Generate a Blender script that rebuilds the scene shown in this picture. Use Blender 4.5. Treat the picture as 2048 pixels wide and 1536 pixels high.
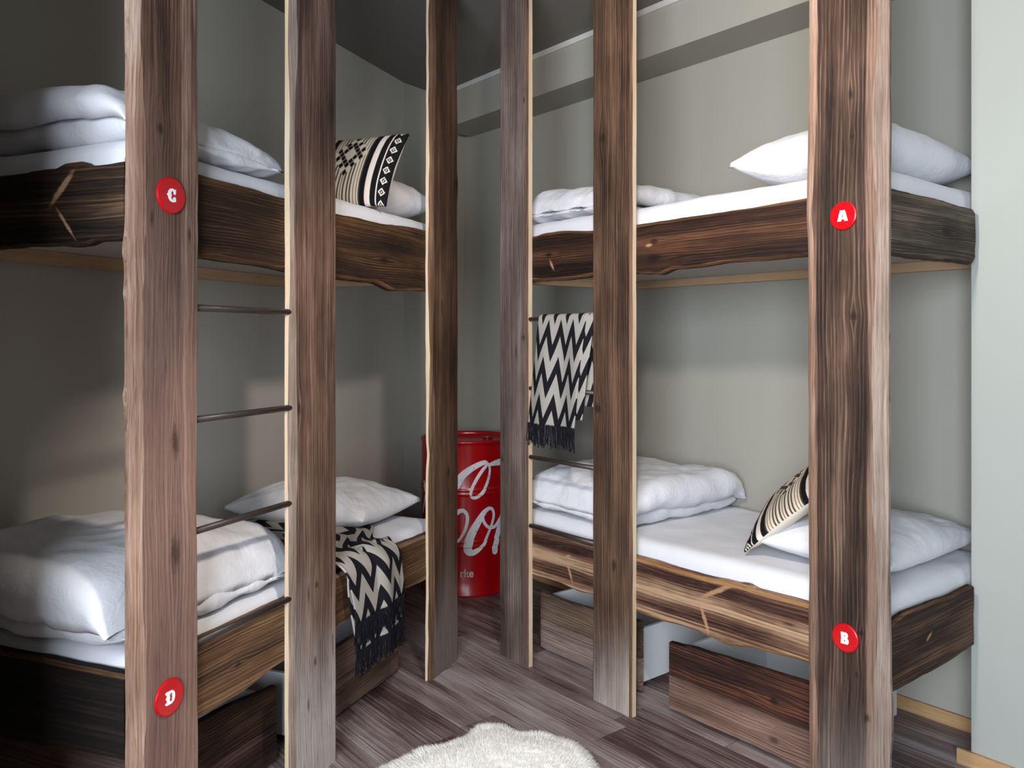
import bpy, bmesh, math, random
from mathutils import Vector, Matrix, noise

for o in list(bpy.data.objects): bpy.data.objects.remove(o)
scene = bpy.context.scene
COL = scene.collection
R_ = math.radians

# ------------------------------------------------------------------ camera
cam_d = bpy.data.cameras.new('camera')
cam_d.sensor_width = 36.0
cam_d.lens = 36.0 * 1641.6 / 2048.0
cam_d.shift_x = -22.0 / 2048.0
cam_d.shift_y = -92.4 / 2048.0
cam_d.clip_start = 0.02
cam = bpy.data.objects.new('camera', cam_d)
cam.location = (0, 0, 1.6)
cam.rotation_euler = (R_(90), 0, 0)
COL.objects.link(cam)
scene.camera = cam

# ------------------------------------------------------------------ view, world, lights
scene.view_settings.view_transform = 'Standard'
scene.view_settings.look = 'None'
scene.view_settings.exposure = 0.33
scene.view_settings.gamma = 1.0
scene.view_settings.use_curve_mapping = False
world = bpy.data.worlds.new('world'); scene.world = world
world.use_nodes = True
bg = world.node_tree.nodes['Background']
bg.inputs[0].default_value = (0.75, 0.86, 1.0, 1)
bg.inputs[1].default_value = 1.0

def area(name, loc, target, sx, sy, power, color):
    d = bpy.data.lights.new(name, 'AREA'); d.shape = 'RECTANGLE'; d.size = sx; d.size_y = sy
    d.energy = power; d.color = color
    o = bpy.data.objects.new(name, d); COL.objects.link(o); o.location = loc
    o.rotation_euler = (Vector(target) - Vector(loc)).to_track_quat('-Z', 'Y').to_euler()
    return o
# daylight through the window of the rear wall, behind the camera
area('window_daylight', (-0.95, -1.98, 1.85), (-0.4, 4, 0.5), 1.9, 2.1, 300, (0.82, 0.91, 1.0))
# wide-beam ceiling spotlight between the bunks, above the picture, turned toward the right bunk
LAMP = Vector((0.20, 1.72, 2.52)); LAMP_AIM = Vector((0.51, 0.51, -0.68)).normalized()
ld = bpy.data.lights.new('spotlight_beam', 'SPOT'); ld.energy = 100; ld.color = (1.0, 0.89, 0.78); ld.shadow_soft_size = 0.07
ld.spot_size = R_(160); ld.spot_blend = 0.22
lo = bpy.data.objects.new('spotlight_beam', ld); COL.objects.link(lo); lo.location = LAMP
lo.rotation_euler = LAMP_AIM.to_track_quat('-Z', 'Y').to_euler()

# ------------------------------------------------------------------ frames of the two bunks
TL, TR = R_(68.6), R_(129.35)
FR = {}
for s, t, org in (('L', TL, (-1.055, 2.221)), ('R', TR, (1.152, 2.602))):
    u = Vector((math.cos(t), math.sin(t), 0))
    w = Vector((-u.y, u.x, 0)) if s == 'L' else Vector((u.y, -u.x, 0))
    rot = t if s == 'L' else t - math.pi
    FR[s] = (Vector((org[0], org[1], 0)), u, w, rot)
def W(s, u, w, z):
    o, a, b, r = FR[s]
    return o + a * u + b * w + Vector((0, 0, z))
def SX(s): return 1.0 if s == 'L' else -1.0     # local x = u on the left bunk, -u on the right one

# ------------------------------------------------------------------ object helpers
def tag(o, label=None, cat=None, group=None, kind=None):
    if label: o['label'] = label
    if cat: o['category'] = cat
    if group: o['group'] = group
    if kind: o['kind'] = kind
    return o
def link(name, me, mat=None, parent=None, smooth=False):
    o = bpy.data.objects.new(name, me); COL.objects.link(o)
    if mat is not None:
        for m in (mat if isinstance(mat, (list, tuple)) else [mat]): me.materials.append(m)
    if parent is not None: o.parent = parent
    if smooth:
        for p in me.polygons: p.use_smooth = True
    return o
def mesh_of(bm, name='mesh', recalc=True):
    if recalc: bmesh.ops.recalc_face_normals(bm, faces=bm.faces)
    me = bpy.data.meshes.new(name); bm.to_mesh(me); bm.free(); return me
def pydata(name, vs, fs, recalc=True):
    me = bpy.data.meshes.new(name); me.from_pydata(vs, [], fs); me.update()
    if recalc:
        bm = bmesh.new(); bm.from_mesh(me); bmesh.ops.recalc_face_normals(bm, faces=bm.faces); bm.to_mesh(me); bm.free()
    return me
def empty(name, s=None, u=0, w=0, z=0, loc=None, rz=None):
    o = bpy.data.objects.new(name, None); COL.objects.link(o); o.empty_display_size = 0.1
    o.location = loc if loc is not None else W(s, u, w, z)
    o.rotation_euler = (0, 0, rz if rz is not None else (FR[s][3] if s else 0))
    return o
def box_bm(bm, x0, x1, y0, y1, z0, z1, bev=0.0):
    r = bmesh.ops.create_cube(bm, size=1.0)
    bmesh.ops.scale(bm, vec=(abs(x1 - x0), abs(y1 - y0), abs(z1 - z0)), verts=r['verts'])
    bmesh.ops.translate(bm, vec=((x0 + x1) / 2, (y0 + y1) / 2, (z0 + z1) / 2), verts=r['verts'])
    if bev:
        es = set(e for v in r['verts'] for e in v.link_edges)
        bmesh.ops.bevel(bm, geom=list(es), offset=bev, segments=2, affect='EDGES', profile=0.6)
def box(name, x0, x1, y0, y1, z0, z1, mat, parent=None, bev=0.0):
    bm = bmesh.new(); box_bm(bm, x0, x1, y0, y1, z0, z1, bev)
    return link(name, mesh_of(bm, name), mat, parent)
def nz(x, y, z, seed=0.0): return noise.noise(Vector((x + seed * 13.7, y - seed * 7.3, z + seed * 3.1)))
def fbm(x, y, z, seed=0.0): return nz(x, y, z, seed) + 0.5 * nz(2.1 * x, 2.1 * y, 2.1 * z, seed) + 0.25 * nz(4.3 * x, 4.3 * y, 4.3 * z, seed)
def interp(pts, x):
    if x <= pts[0][0]: return pts[0][1]
    for (a, b), (c, d) in zip(pts, pts[1:]):
        if x <= c:
            t = (x - a) / (c - a); t = t * t * (3 - 2 * t)
            return b + (d - b) * t
    return pts[-1][1]

# ------------------------------------------------------------------ materials
class N:
    def __init__(s, name):
        s.m = bpy.data.materials.new(name); s.m.use_nodes = True; s.t = s.m.node_tree
        s.b = s.t.nodes['Principled BSDF']
    def n(s, k, **kw):
        x = s.t.nodes.new(k)
        for a, b in kw.items(): setattr(x, a, b)
        return x
    def l(s, a, b): s.t.links.new(a, b)
    def val(s, sock, v):
        if isinstance(v, (int, float)): sock.default_value = v
        elif isinstance(v, (tuple, list)): sock.default_value = v
        else: s.l(v, sock)
    def math(s, op, a, b=None, c=None, clamp=False):
        x = s.n('ShaderNodeMath', operation=op); x.use_clamp = clamp
        s.val(x.inputs[0], a)
        if b is not None: s.val(x.inputs[1], b)
        if c is not None: s.val(x.inputs[2], c)
        return x.outputs[0]
    def xyz(s, a, b, c):
        x = s.n('ShaderNodeCombineXYZ')
        for i, v in enumerate((a, b, c)): s.val(x.inputs[i], v)
        return x.outputs[0]
    def noise(s, vec, scale=1.0, detail=3.0, rough=0.55, dist=0.0):
        x = s.n('ShaderNodeTexNoise'); s.l(vec, x.inputs['Vector'])
        x.inputs['Scale'].default_value = scale; x.inputs['Detail'].default_value = detail
        x.inputs['Roughness'].default_value = rough; x.inputs['Distortion'].default_value = dist
        return x.outputs['Fac']
    def ramp(s, fac, stops, mode='LINEAR'):
        x = s.n('ShaderNodeValToRGB'); s.l(fac, x.inputs[0]); r = x.color_ramp; r.interpolation = mode
        while len(r.elements) > 1: r.elements.remove(r.elements[-1])
        r.elements[0].position = stops[0][0]; r.elements[0].color = (*stops[0][1], 1)
        for p, c in stops[1:]:
            e = r.elements.new(p); e.color = (*c, 1)
        return x.outputs[0]
    def mix(s, fac, a, b, mode='MIX'):
        x = s.n('ShaderNodeMix', data_type='RGBA', blend_type=mode)
        s.val(x.inputs[0], fac)
        for i, v in ((6, a), (7, b)):
            if isinstance(v, (tuple, list)): x.inputs[i].default_value = (*v[:3], 1)
            else: s.l(v, x.inputs[i])
        return x.outputs[2]
    def smooth(s, v, a, b):
        x = s.n('ShaderNodeMapRange', interpolation_type='SMOOTHSTEP'); s.val(x.inputs[0], v)
        x.inputs[1].default_value = a; x.inputs[2].default_value = b
        return x.outputs[0]
    def bump(s, h, strength=0.3, dist=0.002):
        x = s.n('ShaderNodeBump'); x.inputs['Strength'].default_value = strength; x.inputs['Distance'].default_value = dist
        s.l(h, x.inputs['Height']); s.l(x.outputs[0], s.b.inputs['Normal'])
    def out(s, color, rough=0.6, spec=0.3):
        s.val(s.b.inputs['Base Color'], color if not isinstance(color, tuple) else (*color, 1))
        s.val(s.b.inputs['Roughness'], rough)
        s.b.inputs['Specular IOR Level'].default_value = spec
        return s.m

def C(r, g, b):     # sRGB 0-255 to linear
    f = lambda c: (c / 255 / 12.92) if c / 255 <= 0.04045 else ((c / 255 + 0.055) / 1.055) ** 2.4
    return (f(r), f(g), f(b))

def wood(name, axis, dark, mid, light, seed=0.0, ring=34.0, ringamt=0.45, knots=(), rough=0.75, grey=None, fine=0.5, bump=0.5, bands=1.0, streaks=None, random_obj=False):
    """axis = (along, across, depth) as indices into the object's own x, y, z.  knots: (along, across, r_along, r_across, kind)"""
    dark, mid, light = (tuple(c * 0.80 for c in k) for k in (dark, mid, light))
    if grey: grey = (tuple(c * 0.82 for c in grey[0]), *grey[1:])
    q = N(name)
    tc = q.n('ShaderNodeTexCoord'); sp = q.n('ShaderNodeSeparateXYZ'); q.l(tc.outputs['Object'], sp.inputs[0])
    al0, ac0, de = (sp.outputs[i] for i in axis)
    if random_obj:
        oi = q.n('ShaderNodeObjectInfo'); off = q.math('MULTIPLY', oi.outputs['Random'], 57.0)
    else: off = float(seed * 9.17)
    al = q.math('ADD', al0, off)
    ac = ac0
    spots = None; pale = None
    kn = None
    if knots: kn = q.noise(q.xyz(q.math('MULTIPLY', al, 30.0), q.math('MULTIPLY', ac0, 60.0), de), 1.0, 3.0, 0.6)
    for k in knots:
        ra, rc = k[2], k[3]; ang = k[5] if len(k) > 5 else 0.0
        xa = q.math('SUBTRACT', al0, k[0]); xc = q.math('SUBTRACT', ac0, k[1])
        if ang:
            ca, sa = math.cos(ang), math.sin(ang)
            xa, xc = q.math('ADD', q.math('MULTIPLY', xa, ca), q.math('MULTIPLY', xc, sa)), q.math('SUBTRACT', q.math('MULTIPLY', xc, ca), q.math('MULTIPLY', xa, sa))
        da = q.math('DIVIDE', xa, ra); dc = q.math('DIVIDE', xc, rc)
        d2 = q.math('ADD', q.math('MULTIPLY', da, da), q.math('MULTIPLY', dc, dc))
        d = q.math('ADD', q.math('SQRT', d2), q.math('MULTIPLY_ADD', kn, 1.1, -0.55))
        pal = len(k) > 4 and k[4] == 'pale'
        m = q.math('SUBTRACT', 1.0, q.smooth(d, 0.45, 1.15)) if pal else q.math('SUBTRACT', 1.0, q.smooth(d, 0.15, 1.1))
        if not pal:      # grain flows round the knot
            fl = q.math('EXPONENT', q.math('MULTIPLY', d2, -0.16))
            ac = q.math('ADD', ac, q.math('MULTIPLY', fl, q.math('MULTIPLY', q.math('SIGN', dc), rc * -0.5)))
        if pal: pale = m if pale is None else q.math('MAXIMUM', pale, m)
        else: spots = m if spots is None else q.math('MAXIMUM', spots, m)
    n1 = q.noise(q.xyz(q.math('MULTIPLY', al, 1.3), q.math('MULTIPLY', ac, 4.0), q.math('MULTIPLY', de, 4.0)), 1.0, 2.0)
    n2 = q.noise(q.xyz(q.math('MULTIPLY', al, 0.9), q.math('MULTIPLY', ac, 7.0), q.math('ADD', de, off)), 1.0, 3.0)
    A = q.math('ADD', ac, q.math('MULTIPLY', q.math('SUBTRACT', n1, 0.5), 0.040))
    rg = q.math('SINE', q.math('MULTIPLY', q.math('ADD', q.math('MULTIPLY', A, ring * 2.1), q.math('MULTIPLY', n2, 4.2)), 6.2832))
    rg = q.math('POWER', q.math('MULTIPLY_ADD', rg, 0.5, 0.5), 1.6)
    rmod = q.noise(q.xyz(q.math('MULTIPLY', al, 3.0), q.math('MULTIPLY', ac, 26.0), de), 1.0, 2.0)
    rg = q.math('MULTIPLY_ADD', q.math('SUBTRACT', rg, 0.4), q.smooth(rmod, 0.35, 0.65), 0.5)
    streak = q.noise(q.xyz(q.math('MULTIPLY', al, 1.7), q.math('MULTIPLY', A, 150.0), q.math('MULTIPLY', de, 40.0)), 1.0, 4.0, 0.62)
    band = q.noise(q.xyz(q.math('MULTIPLY', al, 0.55), q.math('MULTIPLY', A, 17.0), q.math('MULTIPLY', de, 4.0)), 1.0, 3.0)
    blot = q.noise(q.xyz(q.math('MULTIPLY', al, 2.2), q.math('MULTIPLY', ac, 7.0), q.math('ADD', de, 3.7)), 1.0, 3.0)
    t = q.math('ADD', q.math('MULTIPLY', q.math('SUBTRACT', band, 0.5), 1.0 * bands), q.math('MULTIPLY', q.math('SUBTRACT', blot, 0.5), 1.15))
    t = q.math('ADD', t, q.math('MULTIPLY', q.math('SUBTRACT', streak, 0.5), 2.5 * fine))
    t = q.math('ADD', t, q.math('MULTIPLY', q.math('SUBTRACT', rg, 0.5), ringamt * 0.55))
    if random_obj: t = q.math('ADD', t, q.math('MULTIPLY_ADD', oi.outputs['Random'], 0.5, -0.25))
    if streaks:      # lengthwise tonal zones of the board: list of (across position, value)
        mr = q.n('ShaderNodeMapRange'); q.l(q.math('ADD', ac0, q.math('MULTIPLY', q.math('SUBTRACT', n1, 0.5), 0.03)), mr.inputs[0])
        lo_, hi_ = streaks[0][0], streaks[-1][0]
        mr.inputs[1].default_value = lo_; mr.inputs[2].default_value = hi_
        zr = q.ramp(mr.outputs[0], [((a - lo_) / (hi_ - lo_), (v, v, v)) for a, v in streaks])
        t = q.math('ADD', t, q.math('SUBTRACT', zr, 0.5))
    t = q.math('MULTIPLY_ADD', t, 1.2, 0.48, clamp=True)
    col = q.ramp(t, [(0.0, dark), (0.5, mid), (1.0, light)])
    if grey:         # weathered silver-grey foot of the plank: (colour, along from, along to)
        g = q.smooth(q.math('ADD', al0, q.math('MULTIPLY', q.math('SUBTRACT', n2, 0.5), 0.9)), grey[1], grey[2])
        gs = q.math('MULTIPLY', q.math('MULTIPLY', g, q.math('MULTIPLY_ADD', streak, 0.9, 0.35), clamp=True), grey[3] if len(grey) > 3 else 1.0)
        col = q.mix(gs, col, grey[0])
    ch = q.smooth(streak, 0.66, 0.78)
    col = q.mix(q.math('MULTIPLY', ch, 0.6), col, tuple(c * 0.35 for c in dark))
    pore = q.noise(q.xyz(q.math('MULTIPLY', al, 11.0), q.math('MULTIPLY', A, 460.0), q.math('MULTIPLY', de, 60.0)), 1.0, 2.0, 0.6)
    col = q.mix(q.math('MULTIPLY', q.smooth(pore, 0.54, 0.72), 0.55 * min(1.0, fine * 2)), col, tuple(c * 0.45 for c in dark))
    col = q.mix(q.math('MULTIPLY', q.smooth(pore, 0.42, 0.26), 0.30 * min(1.0, fine * 2)), col, light)
    if spots is not None: col = q.mix(q.math('MULTIPLY', spots, 0.72), col, tuple(c * 0.5 for c in dark))
    if pale is not None: col = q.mix(q.math('MULTIPLY', pale, q.math('MULTIPLY_ADD', streak, 0.8, 0.45), clamp=True), col, C(166, 130, 98))
    h = q.math('ADD', q.math('SUBTRACT', streak, q.math('MULTIPLY', pore, 0.5)), q.math('MULTIPLY', rg, 0.35 * ringamt * 2))
    q.bump(h, bump, 0.003)
    return q.out(col, rough, 0.25)

def plain(name, col, rough=0.6, spec=0.3, nscale=0, namt=0.0, metal=0.0, bump=0.0, bscale=200):
    q = N(name); tc = q.n('ShaderNodeTexCoord')
    c = col
    if nscale:
        n = q.noise(tc.outputs['Object'], nscale, 4.0)
        c = q.mix(n, tuple(max(0, x * (1 - namt)) for x in col), tuple(min(1, x * (1 + namt)) for x in col))
    if bump: q.bump(q.noise(tc.outputs['Object'], bscale, 3.0), bump, 0.001)
    q.b.inputs['Metallic'].default_value = metal
    return q.out(c, rough, spec)

def cloth(name, col, bump=0.35):
    q = N(name); tc = q.n('ShaderNodeTexCoord')
    big = q.noise(tc.outputs['Object'], 9.0, 4.0, 0.6, 0.6)
    fold = q.noise(tc.outputs['Object'], 26.0, 3.0, 0.55, 1.2)
    h = q.math('ADD', q.math('MULTIPLY', big, 1.0), q.math('MULTIPLY', fold, 0.35))
    q.bump(h, bump, 0.02)
    q.b.inputs['Sheen Weight'].default_value = 0.15
    return q.out(q.mix(big, tuple(c * 0.96 for c in col), col), 0.85, 0.15)

M = {}
M['wall'] = plain('wall_paint', C(158, 155, 146), 0.9, 0.15, 3.0, 0.03, bump=0.12, bscale=260)
M['wall_left'] = plain('wall_paint_left_lightened', C(182, 178, 170), 0.9, 0.15, 3.0, 0.03, bump=0.12, bscale=260)  # wall paint lightened on the left to make up for weak light there
M['wall_pale'] = plain('pale_wall_paint', C(160, 164, 160), 0.9, 0.15, 3.0, 0.02, bump=0.12, bscale=260)
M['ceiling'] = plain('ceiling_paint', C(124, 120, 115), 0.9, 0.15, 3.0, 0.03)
M['cornice'] = plain('cornice_white', C(200, 198, 195), 0.7, 0.2, 12.0, 0.04)
M['base_oak'] = wood('oak_baseboard', (0, 2, 1), C(168, 126, 84), C(190, 150, 106), C(205, 168, 124), 3.0, 60, 0.2, bump=0.1)
M['sheet'] = cloth('white_sheet', C(212, 212, 218), 0.12)
M['cotton'] = cloth('white_cotton', C(214, 212, 216), 0.26)
M['cotton_b'] = cloth('white_cotton_crumpled', C(213, 213, 219), 0.28)
M['metal'] = plain('dark_steel', C(70, 62, 60), 0.45, 0.5, 60, 0.25, metal=0.6)
M['pale_pine'] = wood('pale_pine', (0, 2, 1), C(196, 158, 120), C(214, 180, 142), C(226, 198, 164), 5.0, 45, 0.25, bump=0.08, fine=0.25)
M['pine_y'] = wood('pale_pine_across', (1, 2, 0), C(196, 158, 120), C(214, 180, 142), C(226, 198, 164), 6.0, 45, 0.25, bump=0.08, fine=0.25)
M['sawn'] = wood('fresh_sawn_pine', (2, 1, 0), C(200, 170, 138), C(216, 190, 160), C(226, 206, 180), 7.0, 80, 0.3, bump=0.05, fine=0.3)
M['panel'] = plain('bed_base_panel', C(186, 180, 175), 0.7, 0.2, 8, 0.03)
M['box_white'] = plain('white_laminate', C(214, 214, 214), 0.45, 0.35, 5, 0.02)
M['black_yarn'] = plain('black_yarn', C(20, 20, 26), 0.95, 0.1, 90, 0.3, bump=0.4, bscale=500)
M['red'] = plain('red_enamel', C(180, 4, 16), 0.25, 0.5, 10, 0.06)
M['disc_white'] = plain('white_enamel', C(240, 238, 238), 0.35, 0.4, 40, 0.02)
M['drum_red'] = plain('drum_red', C(152, 3, 12), 0.22, 0.55, 6, 0.1)
q = N('white_wool'); q.out(C(250, 249, 246), 0.95, 0.0)
tl_ = q.n('ShaderNodeBsdfTranslucent'); tl_.inputs[0].default_value = (*C(252, 251, 248), 1); mx_ = q.n('ShaderNodeMixShader'); mx_.inputs[0].default_value = 0.45
q.l(q.b.outputs[0], mx_.inputs[1]); q.l(tl_.outputs[0], mx_.inputs[2]); q.l(mx_.outputs[0], q.t.nodes['Material Output'].inputs[0])
M['fur'] = q.m

# ================================================================== THE ROOM
HC = 3.33           # ceiling height
# floor base
fl = box('floor', -5.0, 6.0, -2.2, 6.9, -0.1, -0.002, plain('floor_screed', C(70, 60, 58), 0.8, 0.2, 4, 0.2))
tag(fl, 'grey-brown wood plank floor of the bunk room', kind='structure'); 
M['plank'] = wood('weathered_vinyl_plank', (0, 1, 2), C(80, 60, 57), C(140, 122, 120), C(184, 173, 174), 1.0, 22, 0.35, fine=0.7, bump=0.12, rough=0.42, random_obj=True)
bm = bmesh.new(); box_bm(bm, -0.598, 0.598, -0.0882, 0.0882, -0.0021, 0.0, 0.0006)
plank_me = mesh_of(bm, 'plank'); plank_me.materials.append(M['plank'])
rnd = random.Random(5)
for j in range(-12, 12):
    wpos = -1.05 + j * 0.178
    if wpos > 0.98 - 0.06 + 0.3: continue
    sh = rnd.random() * 1.2
    for i in range(-2, 5):
        u = 0.2 + sh + i * 1.2
        p = W('R', u, wpos, 0)
        wl = (p - FR['L'][0]).dot(FR['L'][2])
        if wl > 1.6 or wpos > 1.06 or p.y < 0.6 or p.x > 4.2: continue
        o = bpy.data.objects.new('plank', plank_me); COL.objects.link(o); o.parent = fl
        o.location = p; o.rotation_euler = (0, 0, FR['R'][3])

def wall_strip(name, pts, z0, z1, mat, thick=0.12, label=None, kind='structure', out=1):
    """vertical wall through ground points, thickened away from the room"""
    bm = bmesh.new()
    n = len(pts); ring = []
    P = [Vector((a, b, 0)) for a, b in pts]
    nor = []
    for i in range(n):
        d = (P[min(i + 1, n - 1)] - P[max(i - 1, 0)]).normalized(); nor.append(Vector((-d.y, d.x, 0)) * out)
    f0 = [[bm.verts.new((p.x, p.y, z)) for z in (z0, z1)] for p in P]
    f1 = [[bm.verts.new((p.x + m.x * thick, p.y + m.y * thick, z)) for z in (z0, z1)] for p, m in zip(P, nor)]
    for i in range(n - 1):
        bm.faces.new((f0[i][0], f0[i + 1][0], f0[i + 1][1], f0[i][1]))
        bm.faces.new((f1[i][0], f1[i][1], f1[i + 1][1], f1[i + 1][0]))
        bm.faces.new((f0[i][1], f0[i + 1][1], f1[i + 1][1], f1[i][1]))
        bm.faces.new((f0[i][0], f1[i][0], f1[i + 1][0], f0[i + 1][0]))
    for i in (0, n - 1): bm.faces.new((f0[i][0], f0[i][1], f1[i][1], f1[i][0]))
    o = link(name, mesh_of(bm, name), mat); tag(o, label, kind=kind); return o
wl0 = W('L', -4.9, 0.99, 0); wl1 = W('L', 3.2, 0.99, 0); cor = W('L', 3.80, 0.81, 0)
wr0 = W('R', -0.12, 0.98, 0); wr1 = W('R', 3.70, 0.98, 0)
wall_strip('wall_left', [wl0.xy, wl1.xy], -0.002, HC, M['wall_left'], label='grey-green wall behind the left bunk')
wall_strip('wall_back', [wl1.xy, wr1.xy], -0.002, HC, M['wall'], label='narrow corner wall behind the red drum')
wall_strip('wall_right', [wr1.xy, wr0.xy], -0.002, HC, M['wall'], label='grey-green wall behind the right bunk')
# the pale pier that projects beside the right bunk and runs on to the right
pr = [W('R', 0.028, 1.0, 0), W('R', 0.028, 0.70, 0), W('R', -3.6, 0.70, 0), W('R', -3.6, 1.0, 0)]
bm = bmesh.new(); lo_v = [bm.verts.new((p.x, p.y, -0.002)) for p in pr]; hi_v = [bm.verts.new((p.x, p.y, HC)) for p in pr]
bm.faces.new(lo_v); bm.faces.new(hi_v)
for i in range(4): bm.faces.new((lo_v[i], lo_v[(i + 1) % 4], hi_v[(i + 1) % 4], hi_v[i]))
tag(link('wall_pier', mesh_of(bm, 'wall_pier'), M['wall_pale']), 'pale wall pier at the right edge of the picture', kind='structure')
pr = [W('L', -0.31, 1.0, 0), W('L', -0.31, 0.14, 0), W('L', -0.50, -0.04, 0), W('L', -4.6, -0.04, 0), W('L', -4.6, 1.0, 0)]  # unseen block added to keep window light off the left bunk's foot end
bm = bmesh.new(); lo_v = [bm.verts.new((p.x, p.y, -0.002)) for p in pr]; hi_v = [bm.verts.new((p.x, p.y, HC)) for p in pr]
bm.faces.new(lo_v); bm.faces.new(hi_v)
for i in range(5): bm.faces.new((lo_v[i], lo_v[(i + 1) % 5], hi_v[(i + 1) % 5], hi_v[i]))
tag(link('shade_block_left', mesh_of(bm, 'wall_pier'), M['wall_left']), 'unseen light-blocking pier added beside the foot of the left bunk', kind='structure')
# soffit box along the right wall, under the ceiling
def R_prism(name, u0, u1, w0, w1, z0, z1, mat, label=None, kind='structure', s='R', bev=0):
    e = box(name, *sorted((SX(s) * u0, SX(s) * u1)), w0, w1, z0, z1, mat, None, bev)
    e.location = W(s, 0, 0, 0); e.rotation_euler = (0, 0, FR[s][3])
    if label: tag(e, label, kind=kind)
    return e
R_prism('trim_1', 0.029, 3.60, 0.695, 0.979, 3.072, HC - 0.001, M['wall'], 'boxed soffit running under the ceiling along the right wall')
R_prism('trim_2', 0.03, 3.56, 0.680, 0.695, HC - 0.034, HC - 0.002, M['cornice'], 'thin white cornice strip along the soffit')
ce = box('ceiling', -5.0, 6.0, -2.2, 6.9, HC, HC + 0.1, M['ceiling']); tag(ce, 'dim grey ceiling above the bunks', kind='structure')
# baseboards
R_prism('baseboard_right', 0.04, 3.55, 0.965, 0.98, -0.001, 0.055, M['base_oak'], 'light oak baseboard under the right bunk', bev=0.002)
R_prism('baseboard_pier', -3.5, 0.075, 0.684, 0.70, -0.001, 0.055, M['base_oak'], 'light oak baseboard along the pale pier', bev=0.002)
R_prism('baseboard_left', 0.0, 3.1, 0.975, 0.99, -0.001, 0.055, M['base_oak'], 'light oak baseboard behind the left bunk', s='L', bev=0.002)
# rear and side walls behind the camera, with the window opening
def bwall(name, x0, x1, z0, z1): return (x0, x1, -2.12, -2.0, z0, z1)
bm = bmesh.new()
for x0, x1, z0, z1 in ((-4.2, -1.91, 0, HC), (0.01, 5.2, 0, HC), (-1.91, 0.01, 0, 0.78), (-1.91, 0.01, 2.92, HC)):
    box_bm(bm, x0, x1, -2.12, -2.0, z0, z1)
tag(link('wall_rear', mesh_of(bm), M['wall']), 'rear wall with the window opening', kind='structure')
for n, (x0, x1) in enumerate(((-1.91, 0.01),)):
    fo = empty('window_%d' % (n + 1), loc=((x0 + x1) / 2, -2.06, 0.78), rz=0); tag(fo, 'white framed window in the rear wall', kind='structure')
    hw = (x1 - x0) / 2
    for k, (a, b, c, d) in enumerate(((-hw, -hw + .05, 0, 2.14), (hw - .05, hw, 0, 2.14), (-hw, hw, 0, .05), (-hw, hw, 2.09, 2.14), (-.03, .03, .05, 2.09))):
        box('window_frame', a, b, -0.03, 0.02, c, d, M['box_white'], fo)
p0 = W('R', -3.6, 0.70, 0)
wall_strip('wall_side', [p0.xy, (5.0, -2.0)], -0.002, HC, M['wall'], label='side wall behind the camera')

def tube_bm(bm, a, b, r, seg=14, cap=True, r2=None):
    a = Vector(a); b = Vector(b); d = (b - a); q = d.to_track_quat('Z', 'Y')
    ra = [bm.verts.new(a + q @ Vector((math.cos(2 * math.pi * i / seg) * r, math.sin(2 * math.pi * i / seg) * r, 0))) for i in range(seg)]
    rr = r if r2 is None else r2
    rb = [bm.verts.new(b + q @ Vector((math.cos(2 * math.pi * i / seg) * rr, math.sin(2 * math.pi * i / seg) * rr, 0))) for i in range(seg)]
    for i in range(seg): bm.faces.new((ra[i], ra[(i + 1) % seg], rb[(i + 1) % seg], rb[i]))
    if cap: bm.faces.new(ra[::-1]); bm.faces.new(rb)
def tube(name, a, b, r, mat, parent=None, seg=14):
    bm = bmesh.new(); tube_bm(bm, a, b, r, seg); return link(name, mesh_of(bm, name), mat, parent, True)
# ceiling spotlight (above the picture): rod, head
SP = empty('ceiling_spotlight', loc=(LAMP.x, LAMP.y, HC), rz=0); tag(SP, 'small dark ceiling spotlight on a rod between the two bunks', 'spotlight')
hd = LAMP - Vector((LAMP.x, LAMP.y, HC))
tube('rod', (0, 0, -0.002), tuple(hd - LAMP_AIM * 0.12), 0.008, M['metal'], SP)
bm = bmesh.new(); tube_bm(bm, hd - LAMP_AIM * 0.14, hd - LAMP_AIM * 0.075, 0.05, 24, True, 0.07); link('lamp_head', mesh_of(bm), M['metal'], SP)
tube('ceiling_rose', (0, 0, -0.03), (0, 0, -0.001), 0.05, M['metal'], SP, 24)

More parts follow.
